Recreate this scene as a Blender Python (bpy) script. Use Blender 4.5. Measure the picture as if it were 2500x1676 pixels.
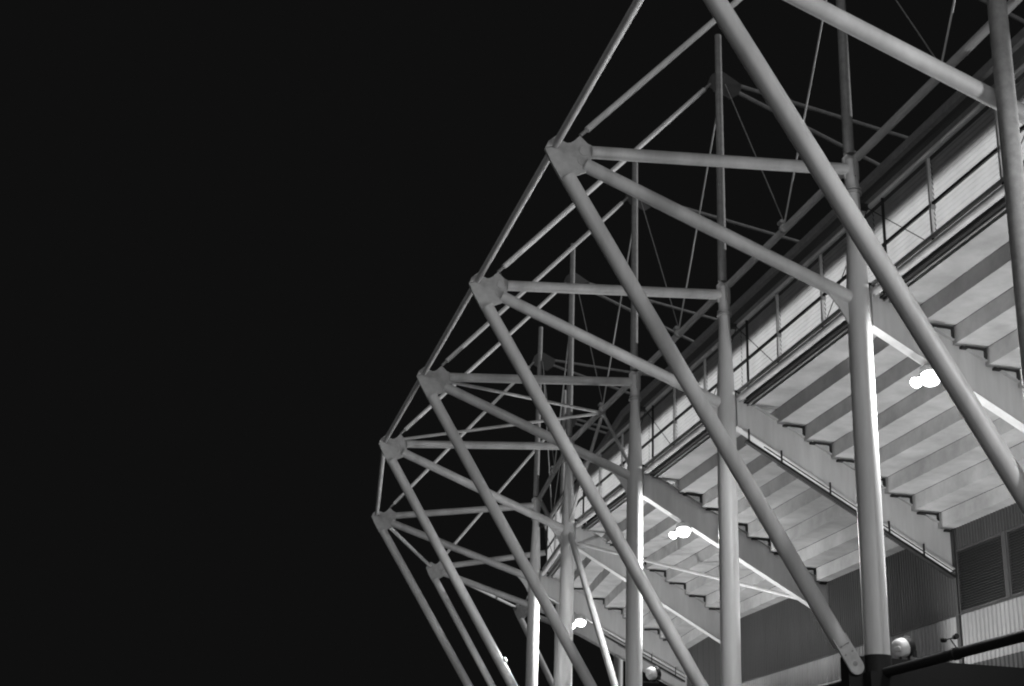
import bpy, math, random
from mathutils import Vector, Matrix
random.seed(7)
for o in list(bpy.data.objects): bpy.data.objects.remove(o)
scn = bpy.context.scene
col = scn.collection
PI = math.pi
H = 1.65                                   # camera height above the ground; structure levels below are relative to it
# ---------------------------------------------------------------- camera
cd = bpy.data.cameras.new('camera'); cam = bpy.data.objects.new('camera', cd); col.objects.link(cam)
yaw, pitch, roll = 0.2331, 0.3576, 0.0337
fw = Vector((math.sin(yaw)*math.cos(pitch), math.cos(yaw)*math.cos(pitch), math.sin(pitch)))
rt = Vector((math.cos(yaw), -math.sin(yaw), 0)); up = rt.cross(fw)
r2 = rt*math.cos(roll)+up*math.sin(roll); u2 = -rt*math.sin(roll)+up*math.cos(roll)
cam.matrix_world = Matrix(((r2.x, u2.x, -fw.x, 0), (r2.y, u2.y, -fw.y, 0), (r2.z, u2.z, -fw.z, H), (0, 0, 0, 1)))
cd.sensor_width = 36; cd.lens = 3530.7*36/2500
cd.shift_x = -23.5/2500; cd.shift_y = 2/2500
cd.clip_start = 0.1; cd.clip_end = 2000
scn.camera = cam
# ---------------------------------------------------------------- night sky
w = bpy.data.worlds.new('World'); scn.world = w; w.use_nodes = True
bg = w.node_tree.nodes['Background']; bg.inputs['Color'].default_value = (.0048, .0048, .0048, 1); bg.inputs['Strength'].default_value = 1.0
# dim, low glow of the town at night, from behind the camera
sd = bpy.data.lights.new('night_glow', 'SUN'); sd.energy = .68; sd.angle = math.radians(40); sd.color = (1, 1, 1)
so = bpy.data.objects.new('night_glow', sd); col.objects.link(so); so.rotation_euler = Vector((.44, .89, -.03)).to_track_quat('-Z', 'Y').to_euler()
# ---------------------------------------------------------------- exposure
scn.view_settings.view_transform = 'Standard'; scn.view_settings.look = 'None'
scn.view_settings.exposure = 0; scn.view_settings.gamma = 1
scn.cycles.filter_width = 2.0
FLOOD_W, SOFFIT_W, PITCH_W, STRUT_W = 1450, 2000, 3.6e5, 60

def light(name, kind, loc, power, parent=None, size=.1, target=None, cone=None, blend=.3):
    d = bpy.data.lights.new(name, kind); d.energy = power; d.color = (1, 1, 1); d.shadow_soft_size = size
    o = bpy.data.objects.new(name, d); col.objects.link(o); o.location = loc
    if cone: d.spot_size = cone; d.spot_blend = blend
    if target is not None: o.rotation_euler = Vector(target).to_track_quat('-Z', 'Y').to_euler()
    if parent: o.parent = parent
    return o

# ---------------------------------------------------------------- materials
def mat(name, base, rough=.5, metal=0, var=.0, scale=3, bump=0, bscale=40, emit=0, streak=False, spec=.5):
    m = bpy.data.materials.new(name); m.use_nodes = True; nt = m.node_tree; b = nt.nodes['Principled BSDF']
    b.inputs['Base Color'].default_value = (base, base, base, 1); b.inputs['Roughness'].default_value = rough
    b.inputs['Metallic'].default_value = metal; b.inputs['Specular IOR Level'].default_value = spec
    tc = nt.nodes.new('ShaderNodeTexCoord')
    if var:
        n = nt.nodes.new('ShaderNodeTexNoise'); n.inputs['Scale'].default_value = scale; n.inputs['Detail'].default_value = 8; n.inputs['Roughness'].default_value = .65
        if streak:
            mp = nt.nodes.new('ShaderNodeMapping'); mp.inputs['Scale'].default_value = (1, 1, .12)
            nt.links.new(tc.outputs['Object'], mp.inputs['Vector']); nt.links.new(mp.outputs['Vector'], n.inputs['Vector'])
        else: nt.links.new(tc.outputs['Object'], n.inputs['Vector'])
        r = nt.nodes.new('ShaderNodeValToRGB'); r.color_ramp.elements[0].position = .3; r.color_ramp.elements[1].position = .7
        a, c = base*(1-var), min(1, base*(1+var*.6))
        r.color_ramp.elements[0].color = (a, a, a, 1); r.color_ramp.elements[1].color = (c, c, c, 1)
        nt.links.new(n.outputs['Fac'], r.inputs['Fac']); nt.links.new(r.outputs['Color'], b.inputs['Base Color'])
        mr = nt.nodes.new('ShaderNodeMapRange'); mr.inputs['To Min'].default_value = rough*.85; mr.inputs['To Max'].default_value = min(1, rough*1.2)
        nt.links.new(n.outputs['Fac'], mr.inputs['Value']); nt.links.new(mr.outputs['Result'], b.inputs['Roughness'])
    if bump:
        n2 = nt.nodes.new('ShaderNodeTexNoise'); n2.inputs['Scale'].default_value = bscale; n2.inputs['Detail'].default_value = 6
        nt.links.new(tc.outputs['Object'], n2.inputs['Vector'])
        bp = nt.nodes.new('ShaderNodeBump'); bp.inputs['Strength'].default_value = bump; bp.inputs['Distance'].default_value = .01
        nt.links.new(n2.outputs['Fac'], bp.inputs['Height']); nt.links.new(bp.outputs['Normal'], b.inputs['Normal'])
    if emit:
        b.inputs['Emission Color'].default_value = (1, 1, 1, 1); b.inputs['Emission Strength'].default_value = emit
    return m
M = dict(
    steel=mat('white_painted_steel', .60, .42, var=.26, scale=1.3, bump=.06, bscale=45, streak=True),
    white=mat('brightened_white_steel', .80, .38, var=.12, scale=3),  # whiter steel for upper tubes; missing light from below put into the colour
    plate=mat('grey_painted_plate', .50, .5, var=.22, scale=5, bump=.05, bscale=50),
    galv=mat('galvanised_steel', .42, .4, metal=.3, var=.25, scale=8),
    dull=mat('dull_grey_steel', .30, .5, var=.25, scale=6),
    dark=mat('dark_steel', .028, .6, var=.3, scale=6, spec=.25),
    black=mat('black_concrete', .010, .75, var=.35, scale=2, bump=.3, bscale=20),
    concrete=mat('precast_concrete', .42, .8, var=.30, scale=.9, bump=.2, bscale=25),
    cladd=mat('dark_cladding', .052, .45, var=.25, scale=.8, streak=True),
    cladl=mat('pale_cladding', .30, .45, var=.18, scale=.9, streak=True),
    rubber=mat('black_rubber', .03, .8),
    roofing=mat('roof_sheet', .09, .6, var=.2, scale=1.5),
    house=mat('white_lamp_housing', .72, .35, var=.1, scale=6),
    glass=mat('lit_lamp_glass', .9, .3, emit=5),
    asphalt=mat('asphalt', .05, .9, var=.3, scale=.6, bump=.4, bscale=60),
    seat=mat('seat_plastic', .10, .4, var=.1),
)
def translucent(name):
    m = bpy.data.materials.new(name); m.use_nodes = True; nt = m.node_tree; nt.nodes.clear()
    out = nt.nodes.new('ShaderNodeOutputMaterial'); mx = nt.nodes.new('ShaderNodeMixShader'); mx.inputs['Fac'].default_value = .92
    d = nt.nodes.new('ShaderNodeBsdfDiffuse'); t = nt.nodes.new('ShaderNodeBsdfTranslucent')
    tc = nt.nodes.new('ShaderNodeTexCoord'); n = nt.nodes.new('ShaderNodeTexNoise'); n.inputs['Scale'].default_value = 1.7; n.inputs['Detail'].default_value = 7
    r = nt.nodes.new('ShaderNodeValToRGB'); r.color_ramp.elements[0].color = (.8, .8, .8, 1); r.color_ramp.elements[1].color = (.92, .92, .92, 1)
    r.color_ramp.elements[0].position = .3; r.color_ramp.elements[1].position = .7
    nt.links.new(tc.outputs['Object'], n.inputs['Vector']); nt.links.new(n.outputs['Fac'], r.inputs['Fac'])
    for s in (d, t): nt.links.new(r.outputs['Color'], s.inputs['Color'])
    nt.links.new(d.outputs[0], mx.inputs[1]); nt.links.new(t.outputs[0], mx.inputs[2]); nt.links.new(mx.outputs[0], out.inputs['Surface'])
    return m
M['screen'] = translucent('translucent_sheet')

# ---------------------------------------------------------------- mesh helpers
class MB:
    def __init__(s): s.v = []; s.f = []; s.sm = []
    def tube(s, a, b, r0, r1=None, n=20, caps=True):
        a, b = Vector(a), Vector(b); r1 = r0 if r1 is None else r1
        d = (b-a).normalized(); x = d.orthogonal().normalized(); y = d.cross(x); k = len(s.v)
        for p, r in ((a, r0), (b, r1)):
            for i in range(n):
                t = 2*PI*i/n; s.v.append(p+(x*math.cos(t)+y*math.sin(t))*r)
        for i in range(n):
            j = (i+1) % n; s.f.append((k+i, k+j, k+n+j, k+n+i)); s.sm.append(True)
        if caps:
            s.cap(range(k+n-1, k-1, -1)); s.cap(range(k+n, k+2*n))
        return s
    def cap(s, idx):                                       # an end disc with vertices of its own, so that the side keeps its own normals
        q = len(s.v); idx = list(idx); s.v += [s.v[i].copy() for i in idx]; s.f.append(tuple(range(q, q+len(idx)))); s.sm.append(False)
    def hexa(s, P):                                        # 8 corners: 4 at one end, 4 at the other, same order
        k = len(s.v); s.v += [Vector(p) for p in P]
        for q in ((3, 2, 1, 0), (4, 5, 6, 7), (0, 1, 5, 4), (1, 2, 6, 5), (2, 3, 7, 6), (3, 0, 4, 7)):
            s.f.append(tuple(k+i for i in q)); s.sm.append(False)
        return s
    def box(s, x0, x1, y0, y1, z0, z1):
        return s.hexa([(x0, y0, z0), (x1, y0, z0), (x1, y1, z0), (x0, y1, z0), (x0, y0, z1), (x1, y0, z1), (x1, y1, z1), (x0, y1, z1)])
    def prism(s, A, B):                                    # two matching outlines
        k = len(s.v); n = len(A); s.v += [Vector(p) for p in A]+[Vector(p) for p in B]
        s.f.append(tuple(range(k+n-1, k-1, -1))); s.sm.append(False); s.f.append(tuple(range(k+n, k+2*n))); s.sm.append(False)
        for i in range(n):
            j = (i+1) % n; s.f.append((k+i, k+j, k+n+j, k+n+i)); s.sm.append(False)
        return s
    def plate(s, poly, y0, y1):                            # outline in (u, z), thickness along local y
        return s.prism([(p[0], y0, p[1]) for p in poly], [(p[0], y1, p[1]) for p in poly])
    def bar(s, a, b, w, h):                                # square bar from a to b, h measured upwards
        a, b = Vector(a), Vector(b); d = (b-a).normalized(); x = d.cross(Vector((0, 0, 1))).normalized(); z = x.cross(d)
        q = [x*(-w/2)+z*(-h/2), x*(w/2)+z*(-h/2), x*(w/2)+z*(h/2), x*(-w/2)+z*(h/2)]
        return s.hexa([a+i for i in q]+[b+i for i in q])
    def lathe(s, prof, n=24, o=(0, 0, 0), ax=(0, 0, 1), smooth=True):   # (r, h) profile about an axis
        ax = Vector(ax).normalized(); x = ax.orthogonal().normalized(); y = ax.cross(x); o = Vector(o); k = len(s.v)
        for r, h in prof:
            for i in range(n):
                t = 2*PI*i/n; s.v.append(o+ax*h+(x*math.cos(t)+y*math.sin(t))*r)
        for q in range(len(prof)-1):
            for i in range(n):
                j = (i+1) % n; s.f.append((k+q*n+i, k+q*n+j, k+(q+1)*n+j, k+(q+1)*n+i)); s.sm.append(smooth)
        s.cap(range(k+n-1, k-1, -1)); e = k+(len(prof)-1)*n; s.cap(range(e, e+n))
        return s
    def corr(s, a, b, hgt, out, pitch, depth, up=Vector((0, 0, 1)), flat=.35):  # ribbed sheet: ribs run along up
        a, b = Vector(a), Vector(b); L = (b-a).length; d = (b-a).normalized(); out = Vector(out); k = len(s.v)
        pts = []; t = 0
        while t < L-1e-6:
            for q, h in ((0, 0), (flat*pitch, 0), (.5*pitch, depth), ((.5+flat)*pitch, depth)):
                if t+q <= L: pts.append((t+q, h))
            t += pitch
        pts.append((L, 0))
        for q, h in pts:
            p = a+d*q+out*h; s.v.append(p); s.v.append(p+up*hgt)
        for i in range(len(pts)-1):
            s.f.append((k+2*i, k+2*i+2, k+2*i+3, k+2*i+1)); s.sm.append(False)
        return s
    def build(s, name, m, parent=None, off=None):
        me = bpy.data.meshes.new(name); o3 = Vector(off) if off is not None else Vector((0, 0, 0))
        me.from_pydata([tuple(v-o3) for v in s.v], [], s.f); me.polygons.foreach_set('use_smooth', s.sm); me.update()
        me.materials.append(M[m] if isinstance(m, str) else m)
        o = bpy.data.objects.new(name, me); col.objects.link(o)
        if parent: o.parent = parent
        return o
def tag(o, label, cat, group=None):
    o['label'] = label; o['category'] = cat
    if group: o['group'] = group
    return o
def thing(name, label, cat, loc=(0, 0, 0), rz=0, group=None):
    o = bpy.data.objects.new(name, None); col.objects.link(o); o.location = loc; o.rotation_euler = (0, 0, rz); o.empty_display_size = .3
    return tag(o, label, cat, group)
def copy_tree(o, parent=None):
    c = o.copy(); col.objects.link(c); c.parent = parent
    for ch in list(o.children): copy_tree(ch, c)
    return c
def place(o, k, label):
    x, y, t = F[k]; o.location = (x, y, H); o.rotation_euler = (0, 0, t); o['label'] = label

# ---------------------------------------------------------------- setting out: eight frames, straight then fanning round the corner
XC, Y2 = 14.2456, 27.4395
F = {k: (XC, Y2+8*(k-2), 0.) for k in range(-2, 6)}
F[6] = (15.375, 60.835, -.3147); F[7] = (18.883, 69.28, -.5888); F[8] = (24.496, 77.473, -.8846)
def W(k, u, z, v=0):                                        # frame k, u inward, z level -> world
    x, y, t = F[k]; c, s = math.cos(t), math.sin(t)
    return Vector((x+u*c-v*s, y+u*s+v*c, z+H))
def BP(k, s, u, z): return W(k, u, z).lerp(W(k+1, u, z), s)  # in the bay between frames k and k+1
ORD = {1: 'first', 2: 'second', 3: 'third', 4: 'fourth', 5: 'fifth', 6: 'sixth', 7: 'seventh', 8: 'eighth'}
ZB, ZCAP = 4.628, 16.186
NODE = (-6.847, 15.08)

# ---------------------------------------------------------------- ground
g = MB().hexa([(-300, -200, -.5), (300, -200, -.5), (300, 400, -.5), (-300, 400, -.5), (-300, -200, 0), (300, -200, 0), (300, 400, 0), (-300, 400, 0)]).build('ground', 'asphalt')
g['kind'] = 'structure'

# ---------------------------------------------------------------- tall post by the nearest frame
t = thing('tall_post', 'tall pale post cut by the top right corner, before the nearest frame', 'post', (12.85, 19.05, 0))
MB().tube((0, 0, .02), (0, 0, 20.5), .18, .16, n=36).build('shaft', 'dull', t)
MB().box(-.42, .42, -.42, .42, 0, .03).build('base_plate', 'dull', t)

# ---------------------------------------------------------------- one steel frame
def make_frame():
    t = thing('steel_frame', '', 'steel frame', group='tubular steel frames along the stand')
    c = MB().tube((0, 0, ZB), (0, 0, 12.5), .262, n=40, caps=True)
    c.tube((0, 0, 12.5), (0, 0, 14.9), .262, .16, n=40, caps=False).tube((0, 0, 14.9), (0, 0, 16.02), .16, n=40)
    c = c.build('column', 'steel', t)
    MB().tube((0, 0, 4.26), (0, 0, ZB-.003), .285, n=32).build('base_collar', 'black', c)
    MB().tube((0, 0, 15.14), (0, 0, 15.2), .21, n=32).build('flange_ring', 'plate', c)
    MB().tube((0, 0, 15.24), (0, 0, 15.29), .2, n=32).build('flange_ring', 'plate', c)
    hd = MB()
    hd.plate([(-.2, 15.55), (.18, 15.55), (.18, 16.02), (.1, 16.14), (-.12, 16.18), (-.22, 16.06)], -.025, .025)
    hd.box(-.02, .02, -.2, .2, 15.55, 16.1)
    hd.build('head_plate', 'plate', c)
    # raking strut with pinned foot
    a = Vector((-.556, 0, 4.423)); b = Vector((NODE[0]-.304, 0, 15.083)); d = (b-a).normalized()
    st = MB().tube(a+d*.44, b-d*.62, .176, n=36).build('raking_strut', 'steel', t)
    n = Vector((-d.z, 0, d.x)); pl = []
    for i in range(13):
        q = PI+PI*i/12; pl.append(a+n*(-.165*math.cos(q))+d*(.165*math.sin(q))+d*-.06)
    pl += [a+d*.62-n*.165, a+d*.62+n*.165]
    pin = MB()
    pin.prism([p+Vector((0, -.10, 0)) for p in pl], [p+Vector((0, -.045, 0)) for p in pl])
    pin.build('pin_plate', 'plate', st)
    MB().tube(a+Vector((0, -.115, 0)), a+Vector((0, .02, 0)), .05, n=20).build('pin', 'dull', st)
    for q in ((-.09, .24), (.09, .24), (-.09, .42), (.09, .42)):
        p = a+n*q[0]+d*q[1]; MB().tube(p+Vector((0, -.115, 0)), p+Vector((0, -.09, 0)), .022, n=8).build('bolt', 'dull', st)
    # ties
    tt = MB().tube((-6.30, 0, 15.245), (-.12, 0, 15.788), .143, n=28).build('upper_tie', 'steel', t)
    m0, m1 = Vector((-6.43, 0, 14.91)), Vector((-.2, 0, 12.56)); md = (m1-m0).normalized()
    mt = MB().tube(m0, m1, .155, n=28).build('lower_tie', 'steel', t)
    h = [(-1.35, 12.98), (-.2, 12.56), (-.2, 11.75)]
    hp = [(-1.25, 12.94)]
    for i in range(9):
        q = i/8; hp.append((-1.25+1.03*q, 12.80-.98*q**2.2))
    hp += [(-.2, 12.6)]
    MB().plate(hp, -.02, .02).build('haunch_plate', 'steel', mt)
    # node gusset
    out = [(-7.36, 15.16), (-7.30, 15.30), (-7.12, 15.50), (-7.02, 15.44), (-6.95, 15.405), (-6.86, 15.37), (-6.78, 15.39), (-6.70, 15.45), (-6.57, 15.60), (-6.39, 15.43), (-6.29, 15.395), (-6.28, 15.08), (-6.33, 14.96), (-6.41, 14.73), (-6.60, 14.635), (-6.70, 14.50), (-6.95, 14.42), (-7.22, 14.88)]
    gp = MB().plate(out, -.04, .04).build('gusset_plate', 'plate', t)
    for cu, cz in ((-6.47, 15.23), (-6.5, 14.99)):
        MB().tube((cu, -.055, cz), (cu, -.035, cz), .115, n=24).build('weld_pad', 'plate', gp)
    MB().plate([(-7.36, 15.16), (-7.30, 15.32), (-7.13, 15.48), (-7.13, 15.25)], -.10, -.045).build('chord_lug', 'plate', gp)
    for p in ((-6.33, 15.243), (-6.47, 14.925)):
        pass
    return t
fr1 = make_frame()
FL = {1: 'nearest tubular frame, thick strut crossing from top edge to right edge',
      2: 'second tubular frame from right, rounded pin foot of its strut visible on black pier',
      3: 'third tubular frame from right, plain column below cable tray raker',
      4: 'fourth tubular frame from right, its column carrying a bright lit strip down the right side',
      5: 'fifth tubular frame from right, column crossed by a slanting brace at tie level',
      6: 'sixth frame at the corner, leftmost gusset and brightly lit column at the bottom',
      7: 'seventh frame behind the leftmost strut, darker gusset low in the corner',
      8: 'farthest dim frame low in the corner, mostly hidden behind bright column'}
for k in range(1, 9):
    o = fr1 if k == 1 else copy_tree(fr1)
    place(o, k, FL[k])

# ---------------------------------------------------------------- roof masts above the columns
HEAD = 22.75
for k in range(1, 9):
    t = thing('roof_mast', f'{"slim" if k>1 else "thin"} roof mast rising above the {ORD[k]} column with stays fanning from its head', 'mast', (F[k][0], F[k][1], H), F[k][2], 'roof masts along the stand')
    MB().tube((-.04, 0, 16.2), (-.04, 0, 24.3), .13, .10, n=24).build('pole', 'dull', t)
    hp = MB().plate([(-.42, 22.5), (-.2, 22.35), (.3, 22.15), (.62, 22.38), (.7, 22.7), (.15, 23.02), (-.05, 23.1), (-.3, 22.85)], -.03, .03).build('head_plate', 'roofing', t)
    a = Vector((-6.52, 0, 15.66)); b = Vector((-.44, 0, 22.42)); d = (b-a).normalized()
    bs = MB().tube(a+d*.18, b-d*.1, .072, n=32).build('back_stay', 'white', t)
    MB().tube(a-d*.05, a+d*.18, .042, n=12).tube(b-d*.1, b+d*.2, .045, n=12).build('fork', 'galv', bs)
    for u1, z1, u0, z0 in ((25.3, 18.72, .66, 22.66), (12.4, 17.9, .6, 22.42)):
        if k >= 7: u1 = min(u1, 12.4); z1 = 17.9 if u0 < .63 else 18.4
        MB().tube((u0, 0, z0), (u1, 0, z1), .06, n=14).build('roof_stay', 'dull', t)
    inv = Matrix.Translation((F[k][0], F[k][1], H)) @ Matrix.Rotation(F[k][2], 4, 'Z'); inv.invert()
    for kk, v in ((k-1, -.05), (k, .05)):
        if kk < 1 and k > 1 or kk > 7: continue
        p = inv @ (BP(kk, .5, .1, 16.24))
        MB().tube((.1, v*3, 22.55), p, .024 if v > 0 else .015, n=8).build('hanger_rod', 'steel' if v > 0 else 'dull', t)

# ---------------------------------------------------------------- tubes that tie the frames together
def span(name, label, cat, a, b, r, m='steel', n=20, group=None):
    a, b = Vector(a), Vector(b); o = MB().tube(a-a, b-a, r, n=n).build(name, m); o.location = a
    return tag(o, label, cat, group)
for k in range(1, 8):
    A, B = ORD[k], ORD[k+1]
    span('chord_tube', f'thin outer chord tube joining the gussets of the {A} and {B} frames', 'tube', W(k, -7.13, 15.27, .03), W(k+1, -7.13, 15.27, -.08), .085, m='white', n=32, group='outer chord tubes')
    t = thing('eaves_tube', f'tube linking the heads of the {A} and {B} columns', 'tube', BP(k, .5, 0, 0), 0, 'eaves tubes between column heads')
    o0 = BP(k, .5, 0, 0)
    MB().tube(W(k, .12, 16.09, .1)-o0, W(k+1, .12, 16.09, -.1)-o0, .098, n=24).build('pipe', 'white', t)
    cl = MB(); c0 = BP(k, .46, .08, 16.09)-o0; c1 = BP(k, .54, .08, 16.09)-o0
    m0 = c0.lerp(c1, .5); dd = (c1-c0).normalized()
    cl.tube(m0-dd*.05, m0+dd*.05, .125, n=20); cl.tube(m0+Vector((-.03, 0, .08)), m0+Vector((-.03, 0, .22)), .05, n=12)
    cl.tube(m0+Vector((-.09, -.1, .16)), m0+Vector((-.09, .1, .16)), .055, n=12)
    cl.build('clamp', 'plate', t)
# bracing of the bay between the fourth and fifth frames
bn = BP(4, .545, .2, 16.06)
MB_ = MB().tube((0, 0, -.14), (0, 0, .16), .11, n=16); bk = MB_.build('brace_knuckle', 'steel'); bk.location = bn
tag(bk, 'pale knuckle where thin braces meet on the eaves tube after the fourth column', 'bracket')
span('brace_tube', 'thin brace from fourth gusset to the knuckle on the eaves tube', 'brace', W(4, -6.35, 15.1), bn, .055, group='thin braces by the fifth frame')
span('brace_tube', 'thin brace from fifth gusset to the knuckle on the eaves tube', 'brace', W(5, -6.45, 15.42), bn, .055, group='thin braces by the fifth frame')
span('brace_tube', 'pale brace from knuckle down to the fifth column at tie level', 'brace', bn, W(5, 0, 12.6), .06, group='thin braces by the fifth frame')
span('brace_tube', 'dark brace from knuckle down to the fourth column at tie level', 'brace', bn, W(4, 0, 12.6), .06, group='thin braces by the fifth frame')
span('brace_tube', 'slanting tube from fifth column down to foot of the fourth, bright towards its lower end', 'brace', W(5, .05, 12.5), W(4, -.3, 4.9), .115, n=24)
span('brace_tube', 'long thin tube crossing under the soffit from fifth column to raker end', 'brace', W(5, .4, 12.05), W(4, 6.2, 8.9), .06)

# ---------------------------------------------------------------- sloping raker beams under the terrace
SU, SZ, TR, RI = 1.48, 12.13, .785, .423
def ztop(u): return 12.80-.522*(u-.35)
def zbot(u): return 11.88-.5455*(u-.35)
def make_raker():
    t = thing('raker_beam', '', 'raker beam', group='raker beams under the terrace')
    u0, u1 = .262, 6.6
    MB().plate([(u0, zbot(u0)), (u1, zbot(u1)), (u1, ztop(u1)), (u0, ztop(u0))], -.012, .012).build('web', 'steel', t)
    fl = MB(); e = .03
    fl.hexa([(u0, -.15, zbot(u0)-e), (u0, .15, zbot(u0)-e), (u0, .15, zbot(u0)-.002), (u0, -.15, zbot(u0)-.002), (u1, -.15, zbot(u1)-e), (u1, .15, zbot(u1)-e), (u1, .15, zbot(u1)-.002), (u1, -.15, zbot(u1)-.002)])
    fl.build('bottom_flange', 'steel', t)
    fl = MB()
    fl.hexa([(u0, -.12, ztop(u0)+.002), (u0, .12, ztop(u0)+.002), (u0, .12, ztop(u0)+e), (u0, -.12, ztop(u0)+e), (u1, -.12, ztop(u1)+.002), (u1, .12, ztop(u1)+.002), (u1, .12, ztop(u1)+e), (u1, -.12, ztop(u1)+e)])
    fl.build('top_flange', 'steel', t)
    MB().box(u0, u0+.03, -.15, .15, zbot(u0)-.02, ztop(u0)).build('end_plate', 'steel', t)
    MB().box(u1-.03, u1, -.15, .15, zbot(u1)-.02, ztop(u1)).build('end_plate', 'steel', t)
    for i in range(7):
        ue = SU+TR*(i+1); zt = SZ-RI*i-.012; us = ue-.50
        if ue > 6.6: ue = 6.58
        b = MB().plate([(us, max(zt-.05, ztop(us)+.04)), (ue-.07, ztop(ue-.07)+.04), (ue-.07, zt-.07), (us, zt-.07)] if zt-.07 > ztop(us)+.04 else [(us, ztop(us)+.03), (ue-.07, ztop(ue-.07)+.03), (ue-.07, zt-.07)], -.10, -.085).build('step_bracket', 'steel', t)
        a = MB(); a.box(us-.12, ue, -.13, .10, zt-.06, zt-.008); a.box(ue-.055, ue, -.13, .10, ztop(ue)+.035, zt-.062)
        a.build('bearing_strip', 'rubber', b)
    return t
rk = make_raker()
RL = {1: 'nearest raker beam, entering at the right edge beside the first column', 2: 'raker beam behind the second column carrying the big glaring lamp on its flange',
      3: 'raker beam with dark cable tray slung under its bright flange', 4: 'raker beam carrying the twin lamp, ending behind the second strut',
      5: 'raker beam rising to the fifth column, plain bright flange line', 6: 'raker beam at the corner carrying the farthest round lamp',
      7: 'raker beam beyond the corner lamp, behind the sixth column', 8: 'hidden last raker beam at the far corner'}
for k in range(1, 8):
    o = rk if k == 1 else copy_tree(rk)
    place(o, k, RL[k])
# cable trays slung below the third and sixth rakers
for k, lab in ((3, 'dark cable tray with hangers slung under the third raker beam'), (6, 'cable tray with slots slung under the corner raker beam')):
    t = thing('cable_tray', lab, 'cable tray', (F[k][0], F[k][1], H), F[k][2], 'cable trays under rakers')
    def zz(u, d): return zbot(u)-d
    ub = .5 if k == 3 else 2.75
    MB().bar((ub, -.16, zz(ub, .30)), (6.5, -.16, zz(6.5, .30)), .16, .07).build('tray', 'dark', t)
    MB().tube((ub+.5, -.2, zz(ub+.5, .15)), (6.5, -.2, zz(6.5, .15)), .017, n=10).build('conduit', 'dark', t)
    MB().tube((ub+.9, -.1, zz(ub+.9, .37)), (6.4, -.1, zz(6.4, .37)), .010, n=8).build('cable', 'dark', t)
    for u in ((.56, 1.5, 2.9, 4.6, 5.6) if k == 3 else (2.9, 4.0, 5.1, 6.1)):
        MB().box(u-.02, u+.02, -.24, -.20, zz(u, .34), zz(u, -.06)).build('hanger', 'dark', t)

# ---------------------------------------------------------------- precast terrace, one plank per step and bay
for k in range(1, 8):
    t = thing('terrace_deck', f'pale stepped concrete terrace soffit between the {ORD[k]} and {ORD[k+1]} rakers', 'terrace', BP(k, .5, 3, 9), 0, 'stepped terrace bays')
    o0 = BP(k, .5, 3, 9)
    def pl(poly, nm='terrace_plank'):
        for g0, g1 in (((.004, .996),) if k != 4 else ((.004, .553), (.559, .996))):
            MB().prism([BP(k, g0, *p) for p in poly], [BP(k, g1, *p) for p in poly]).build(nm, 'concrete', t, o0)
    pl([(.74, SZ+RI), (SU-.008, SZ+RI), (SU-.008, SZ+RI+.14), (.74, SZ+RI+.14)])
    for i in range(0, 9):
        u0, z0 = SU+TR*i, SZ-RI*i; ue = u0+TR-.010
        pl([(u0, z0), (ue, z0), (ue, z0+.13), (u0+.13, z0+.13), (u0+.13, z0+RI-.009), (u0, z0+RI-.009)])

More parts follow.
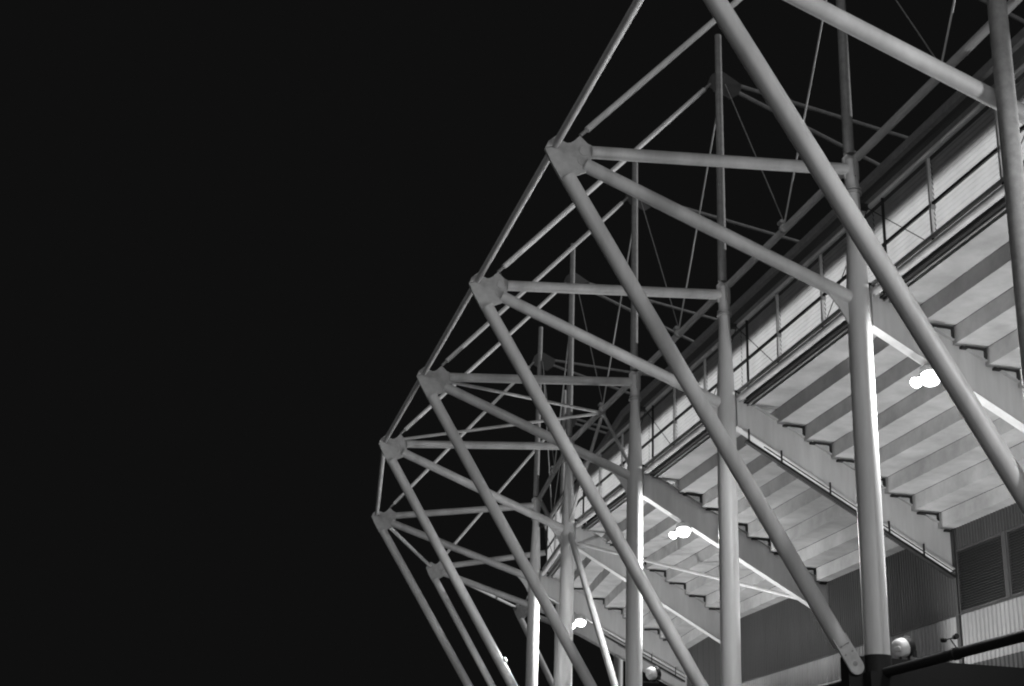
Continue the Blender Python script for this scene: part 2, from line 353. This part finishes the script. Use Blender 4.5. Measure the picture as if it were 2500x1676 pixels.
# ---------------------------------------------------------------- back wall under the terrace
WU = 6.62; ZL, ZS = 7.22, 9.66
def outn(k): 
    a, b = W(k, WU, 0), W(k+1, WU, 0); d = (b-a).normalized(); return Vector((-d.y, d.x, 0))
for k in range(1, 8):
    o0 = BP(k, .5, WU, 0)
    t = thing('cladding_wall', f'ribbed wall, dark above and pale below, between the {ORD[k]} and {ORD[k+1]} rakers', 'wall', o0, 0, 'cladding wall bays')
    n = outn(k); a, b = W(k, WU, 0), W(k+1, WU, 0); d = (b-a).normalized(); L = (b-a).length
    def P(s, z): return a+d*s+Vector((0, 0, z))
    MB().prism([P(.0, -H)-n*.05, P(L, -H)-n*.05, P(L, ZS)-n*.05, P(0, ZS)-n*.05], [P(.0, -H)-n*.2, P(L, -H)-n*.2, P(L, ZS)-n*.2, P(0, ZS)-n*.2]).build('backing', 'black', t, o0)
    ns = 8
    for i in range(ns):
        s0, s1 = L*i/ns+.004, L*(i+1)/ns-.004
        MB().corr(P(s0, 5.86), P(s1, 5.86), ZL-5.86, n, .2, .035).build('pale_sheet', 'cladl', t, o0)
        MB().corr(P(s0, 2.0), P(s1, 2.0), 3.85, n*1.0, .2, .035).build('dark_sheet', 'cladd', t, o0)
        if k in (2,):
            MB().corr(P(s0, 8.99), P(s1, 8.99), ZS-8.99, n, .14, .045).build('dark_sheet', 'cladd', t, o0)
        else:
            MB().corr(P(s0, ZL+.005), P(s1, ZL+.005), ZS-ZL-.005, n, .14, .045).build('dark_sheet', 'cladd', t, o0)
    MB().prism([P(0, ZL-.02)+n*.03, P(L, ZL-.02)+n*.03, P(L, ZL+.02)+n*.03, P(0, ZL+.02)+n*.03], [P(0, ZL-.02)+n*.055, P(L, ZL-.02)+n*.055, P(L, ZL+.02)+n*.055, P(0, ZL+.02)+n*.055]).build('drip_flashing', 'cladd', t, o0)
    if k == 2:
        MB().prism([P(L-.16, 2)+n*.02, P(L-.0, 2)+n*.02, P(L, ZS)+n*.02, P(L-.16, ZS)+n*.02], [P(L-.16, 2)+n*.07, P(L, 2)+n*.07, P(L, ZS)+n*.07, P(L-.16, ZS)+n*.07]).build('corner_trim', 'cladd', t, o0)
    if k == 2:                                            # louvred panels
        for (s0, s1) in ((.25, 2.75), (2.95, 5.28), (5.45, 7.78)):
            fr = MB()
            for q0, q1, z0, z1 in ((s0, s0+.06, ZL+.03, 8.98), (s1-.06, s1, ZL+.03, 8.98), (s0+.06, s1-.06, ZL+.03, ZL+.09), (s0+.06, s1-.06, 8.92, 8.98)):
                fr.prism([P(q0, z0)-n*.02, P(q1, z0)-n*.02, P(q1, z1)-n*.02, P(q0, z1)-n*.02], [P(q0, z0)+n*.06, P(q1, z0)+n*.06, P(q1, z1)+n*.06, P(q0, z1)+n*.06])
            lf = fr.build('louvre_frame', 'cladd', t, o0)
            nb = 23
            for i in range(nb):
                z = ZL+.11+i*(8.90-ZL-.13)/(nb-1)
                bl = MB().prism([P(s0+.065, z+.03)-n*.02, P(s1-.065, z+.03)-n*.02, P(s1-.065, z+.04)-n*.02, P(s0+.065, z+.04)-n*.02], [P(s0+.065, z-.03)+n*.05, P(s1-.065, z-.03)+n*.05, P(s1-.065, z-.02)+n*.05, P(s0+.065, z-.02)+n*.05]).build('louvre_blade', 'cladd', lf, o0)
        for s in (2.85, 5.365):
            MB().prism([P(s-.08, ZL+.03)+n*0, P(s+.075, ZL+.03)+n*0, P(s+.075, 8.98)+n*0, P(s-.08, 8.98)+n*0], [P(s-.08, ZL+.03)+n*.075, P(s+.075, ZL+.03)+n*.075, P(s+.075, 8.98)+n*.075, P(s-.08, 8.98)+n*.075]).build('mullion', 'cladd', t, o0)

# ---------------------------------------------------------------- screen and railing at the back of the top row
for k in range(1, 8):
    A, B = ORD[k], ORD[k+1]
    o0 = BP(k, .5, .4, 13)
    n = outn(k)
    t = thing('edge_beam', f'round edge beam running below the screen between the {A} and {B} columns', 'beam', o0, 0, 'edge beams below the screen')
    MB().tube(W(k, .34, 12.72)-o0, W(k+1, .34, 12.72)-o0, .095, n=24).build('pipe', 'steel', t)
    q = MB().prism([W(k, .52, 12.62), W(k, .735, 12.62), W(k, .735, 12.66), W(k, .52, 12.66)], [W(k+1, .52, 12.62), W(k+1, .735, 12.62), W(k+1, .735, 12.66), W(k+1, .52, 12.66)]).build('gap_shade_strip', 'dark', t, o0)  # dark strip added to stand for the shade in the open gap
    MB().tube(W(k, .62, 12.57)-o0, W(k+1, .62, 12.57)-o0, .02, n=10).build('conduit', 'dull', t)
    t = thing('screen_panel', f'ribbed translucent back screen glowing between the {A} and {B} columns', 'screen', o0, 0, 'glowing back screens')
    ns = 3
    for i in range(ns):
        a, b = BP(k, i/ns+.002, .50, 12.98), BP(k, (i+1)/ns-.002, .50, 12.98); d = (b-a)
        MB().corr(a, a+Vector((0, 0, 1.80)), 1.0, n, .12, .018, up=d).build('screen_sheet', 'screen', t, o0)
    t = thing('back_railing', f'railing of posts and rails before the screen between the {A} and {B} columns', 'railing', o0, 0, 'railings before the back screen')
    MB().bar(W(k, .35, 12.935)-o0, W(k+1, .35, 12.935)-o0, .08, .07).build('bottom_rail', 'galv', t)
    MB().bar(W(k, .44, 13.73)-o0, W(k+1, .44, 13.73)-o0, .05, .075).build('middle_rail', 'dark', t)
    MB().tube(W(k, .4, 14.88)-o0, W(k+1, .4, 14.88)-o0, .065, n=20).build('top_rail', 'white', t)
    MB().bar(W(k, .43, 15.02)-o0, W(k+1, .43, 15.02)-o0, .10, .12).build('gutter', 'dull', t)
    for s in (1/3, 2/3):
        c = BP(k, s, .42, 0)-o0
        ps = MB().bar(c+Vector((0, 0, 12.92)), c+Vector((0, 0.001, 14.96)), .07, .07)
        ps = MB().box(c.x-.035, c.x+.035, c.y-.035, c.y+.035, 12.92+c.z, 14.96+c.z).build('post', 'steel', t)
        MB().box(c.x-.07, c.x+.05, c.y-.1, c.y-.04, 13.60+c.z, 13.68+c.z).build('rail_clip', 'dull', ps)
        MB().tube(c+Vector((-.05, -.09, 12.84)), c+Vector((-.05, -.05, 12.93)), .03, n=8).build('rail_joint', 'dark', ps)
    for s, kk in ((.312, k), (1-.312, k+1)):
        MB().tube(BP(k, s, .38, 12.93)-o0, W(kk, .36, 14.86)-o0, .011, n=8).build('brace_wire', 'dark', t)
    c = BP(k, 1-.08, .40, 0)-o0
    MB().tube(c+Vector((0, 0, 12.8)), c+Vector((0, 0, 14.9)), .035, n=12).build('rainwater_pipe', 'dark', t)
    for z in (14.88, 12.9):
        p0, p1 = W(k, .1, z)-o0, W(k, .42, z)-o0
        MB().bar(p0, p1, .14, .12).build('column_bracket', 'dark', t)

# ---------------------------------------------------------------- roof over the stand
for k in range(1, 8):
    A, B = ORD[k], ORD[k+1]
    o0 = BP(k, .5, 2.2, 17.3)
    UE = 25. if k < 5 else 19.
    t = thing('roof_bay', f'dark roof sheet edge above the screen between the {A} and {B} columns', 'roof', o0, 0, 'roof bays over the stand')
    zr = lambda u: 17.36+.056*(u-2.2)
    MB().prism([W(k, 2.2, zr(2.2)), W(k, UE, zr(UE)-.15), W(k, UE, zr(UE)+.03), W(k, 2.2, zr(2.2)+.08)], [W(k+1, 2.2, zr(2.2)), W(k+1, UE, zr(UE)-.15), W(k+1, UE, zr(UE)+.03), W(k+1, 2.2, zr(2.2)+.08)]).build('roof_sheet', 'roofing', t, o0)
    MB().prism([W(k, 2.05, 17.24), W(k, 2.19, 17.24), W(k, 2.19, 17.46), W(k, 2.05, 17.46)], [W(k+1, 2.05, 17.24), W(k+1, 2.19, 17.24), W(k+1, 2.19, 17.46), W(k+1, 2.05, 17.46)]).build('eaves_gutter', 'dull', t, o0)

# ---------------------------------------------------------------- black piers, floor beam and the floodlights on them
for k in range(1, 9):
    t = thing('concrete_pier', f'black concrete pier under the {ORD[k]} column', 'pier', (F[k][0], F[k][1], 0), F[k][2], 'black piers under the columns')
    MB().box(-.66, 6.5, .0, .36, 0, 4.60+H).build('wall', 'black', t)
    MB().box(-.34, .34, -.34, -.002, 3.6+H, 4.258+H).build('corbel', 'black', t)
for k in range(1, 8):
    t = thing('floor_beam', f'dark tube along the pier tops between the {ORD[k]} and {ORD[k+1]} columns', 'beam', W(k, 0, 4.26), 0, 'dark tubes between piers')
    o0 = W(k, 0, 4.26); a, b = W(k, .02, 4.26, .5), W(k+1, .02, 4.26, -.3)
    MB().tube(a-o0, b-o0, .10, n=20).build('pipe', 'dark', t)
    p = a.lerp(b, .62)-o0; d = (b-a).normalized()
    MB().tube(p-d*.05, p+d*.05, .118, n=20).build('coupling', 'dark', t)
def make_flood():
    t = thing('base_floodlight', '', 'floodlight', group='floodlights at the column feet')
    ax = Vector((.92, .22, .30)).normalized(); o = Vector((-.16, 0, .31))
    b = MB().lathe([(.15, -.05), (.22, -.04), (.255, .0), (.27, .10), (.272, .22)], 32, o, ax).build('housing', 'house', t)
    MB().lathe([(.274, .21), (.284, .215), (.288, .41), (.27, .42)], 32, o, ax).build('rim', 'dark', b)
    MB().lathe([(.22, .412), (.255, .421), (.14, .445), (.02, .45)], 28, o, ax).build('lens', 'glass', t)
    for i in range(5):
        MB().lathe([(.06+.0*i, -.075), (.075, -.07), (.075, -.052), (.06, -.05)], 8, o+Vector((0, -.14+.07*i, 0)), ax).build('cooling_fin', 'house', b)
    for x, h in ((-.10, .10), (.16, .14)):
        MB().box(x-.02, x+.02, -.05, .05, 0, h).build('foot', 'dark', t)
    MB().box(.12, .22, -.36, -.29, .06, .24).build('gear_box', 'dark', t)
    return t, ax
fl, fax = make_flood()
FLL = {1: 'floodlight at the foot of the first column, beyond the right edge', 2: 'white floodlight on short feet beside the foot of the second column',
       3: 'floodlight on the side of the third pier below the picture', 4: 'floodlight bracketed to the fourth column at the bottom edge',
       5: 'floodlight at the foot of the fifth column', 6: 'floodlight at the foot of the sixth column lighting it from below'}
for k in range(1, 7):
    o = fl if k == 1 else copy_tree(fl)
    o.location = W(k, .70, 4.61, .2) if k not in (3, 4) else W(3, 1.6, 3.9, -.15) if k == 3 else W(4, .62, 6.02, 0); o.rotation_euler = (0, 0, F[k][2]); o['label'] = FLL[k]; o.scale = (.74, .74, .74)
    if k == 4: MB().box(-.56, .25, -.06, .06, -.05, -.002).build('bracket', 'dark', o)
    if k == 3: MB().box(-.15, .25, -.06, .21, -.05, -.002).build('bracket', 'dark', o)
for o in [c for c in bpy.data.objects if c.name.startswith('base_floodlight')]:
    light('floodlight_beam', 'SPOT', Vector((0, 0, .31))+fax*.36, FLOOD_W, o, .10, (.38, 0, 1), math.radians(148), .55)
for k in (0,): light('floodlight_beam', 'SPOT', W(k, 1.0, 5.2, .2), FLOOD_W, None, .10, (.38, 0, 1), math.radians(148), .55)   # the row goes on beyond the frame
# lit lamps under the rakers
for k, lab in ((2, 'big glaring lamp pair under the second raker, brightest light in view'), (4, 'twin lamp under the fourth raker beam'), (6, 'round lamp under the corner raker beam, low between columns')):
    lu = 1.66 if k < 6 else 2.05; lz = zbot(lu)-.2
    t = thing('soffit_lamp', lab, 'lamp', W(k, lu, lz), F[k][2], 'lamps under the rakers')
    zf = zbot(lu)-.03-lz
    MB().box(-.05, .05, -.06, .06, .12, zf-.003).build('bracket', 'dark', t)
    h = MB().lathe([(.08, .24), (.22, .18), (.245, .06), (.245, .0)], 24, (0, 0, -.06), (.1, .35, 1)).build('housing', 'house', t)
    MB().lathe([(.235, 0), (.235, -.05), (.19, -.15), (.08, -.2)], 24, (0, 0, -.062), (.1, .35, 1)).build('lens', 'glass', t)
    MB().tube((-.12, 0, .02), (-.34, 0, -.14), .02, n=8).build('arm', 'dark', t)
    h2 = MB().lathe([(.05, .10), (.11, .07), (.13, .0)], 20, (-.36, 0, -.24), (.65, .2, .7)).build('housing', 'house', t)
    MB().lathe([(.128, -.002), (.12, -.06), (.06, -.10)], 20, (-.36, 0, -.24), (.65, .2, .7)).build('lens', 'glass', t)
    light('lamp_light', 'SPOT', (-.06, -.14, -.34), SOFFIT_W, t, .26, (-.75, 0, -.6), math.radians(176), .2)
for k in (0, -2): light('lamp_light', 'SPOT', W(k, 1.6, 10.64), SOFFIT_W, None, .14, (-.75, 0, -.6), math.radians(176), .2)
# bulkhead lamp clipped to the inner side of the fifth strut
for k, lab in ((5, 'small bright bulkhead lamp clipped to the fifth strut near the bottom edge'),):
    t = thing('strut_lamp', lab, 'lamp', W(k, -2.435, 7.46), F[k][2])
    ax = Vector((.86, -.1, .5)).normalized()
    MB().lathe([(.06, .12), (.11, .14), (.12, .20), (.115, .21)], 20, (0, 0, 0), ax).build('housing', 'house', t)
    MB().lathe([(.105, .212), (.10, .24), (.06, .262), (.01, .27)], 20, (0, 0, 0), ax).build('lens', 'house', t)
    light('lamp_light', 'POINT', ax*.36, STRUT_W, t, .08)
light('lamp_light', 'POINT', W(0, -2.0, 7.5), STRUT_W, None, .08)          # unseen fill light added beyond the frame, without a fitting
# small twin spot on the floor beam
t = thing('twin_spot', 'small dark twin spotlight on a bent arm above the dark tube at lower right', 'spotlight', (XC+.02, 24.35, 4.36+H))
MB().tube((0, 0, -.01), (0, .22, .2), .012, n=8).build('arm', 'dark', t)
for q in (-.13, .16):
    hd = MB().lathe([(.03, 0), (.045, .03), (.05, .12)], 14, (0, .22+q, .20), (0, -1 if q < 0 else 1, .15)).build('head', 'dark', t)
MB().tube((0, .08, .2), (0, .42, .21), .012, n=8).build('crossbar', 'dark', t)

# ---------------------------------------------------------------- pitch floodlights shining up the terrace from inside the ground
light('pitch_floodlight', 'SPOT', (XC+120, 30, 34.9+H), PITCH_W, None, .6, Vector((XC, 42, 16+H))-Vector((XC+120, 30, 34.9+H)), math.radians(50), .3)
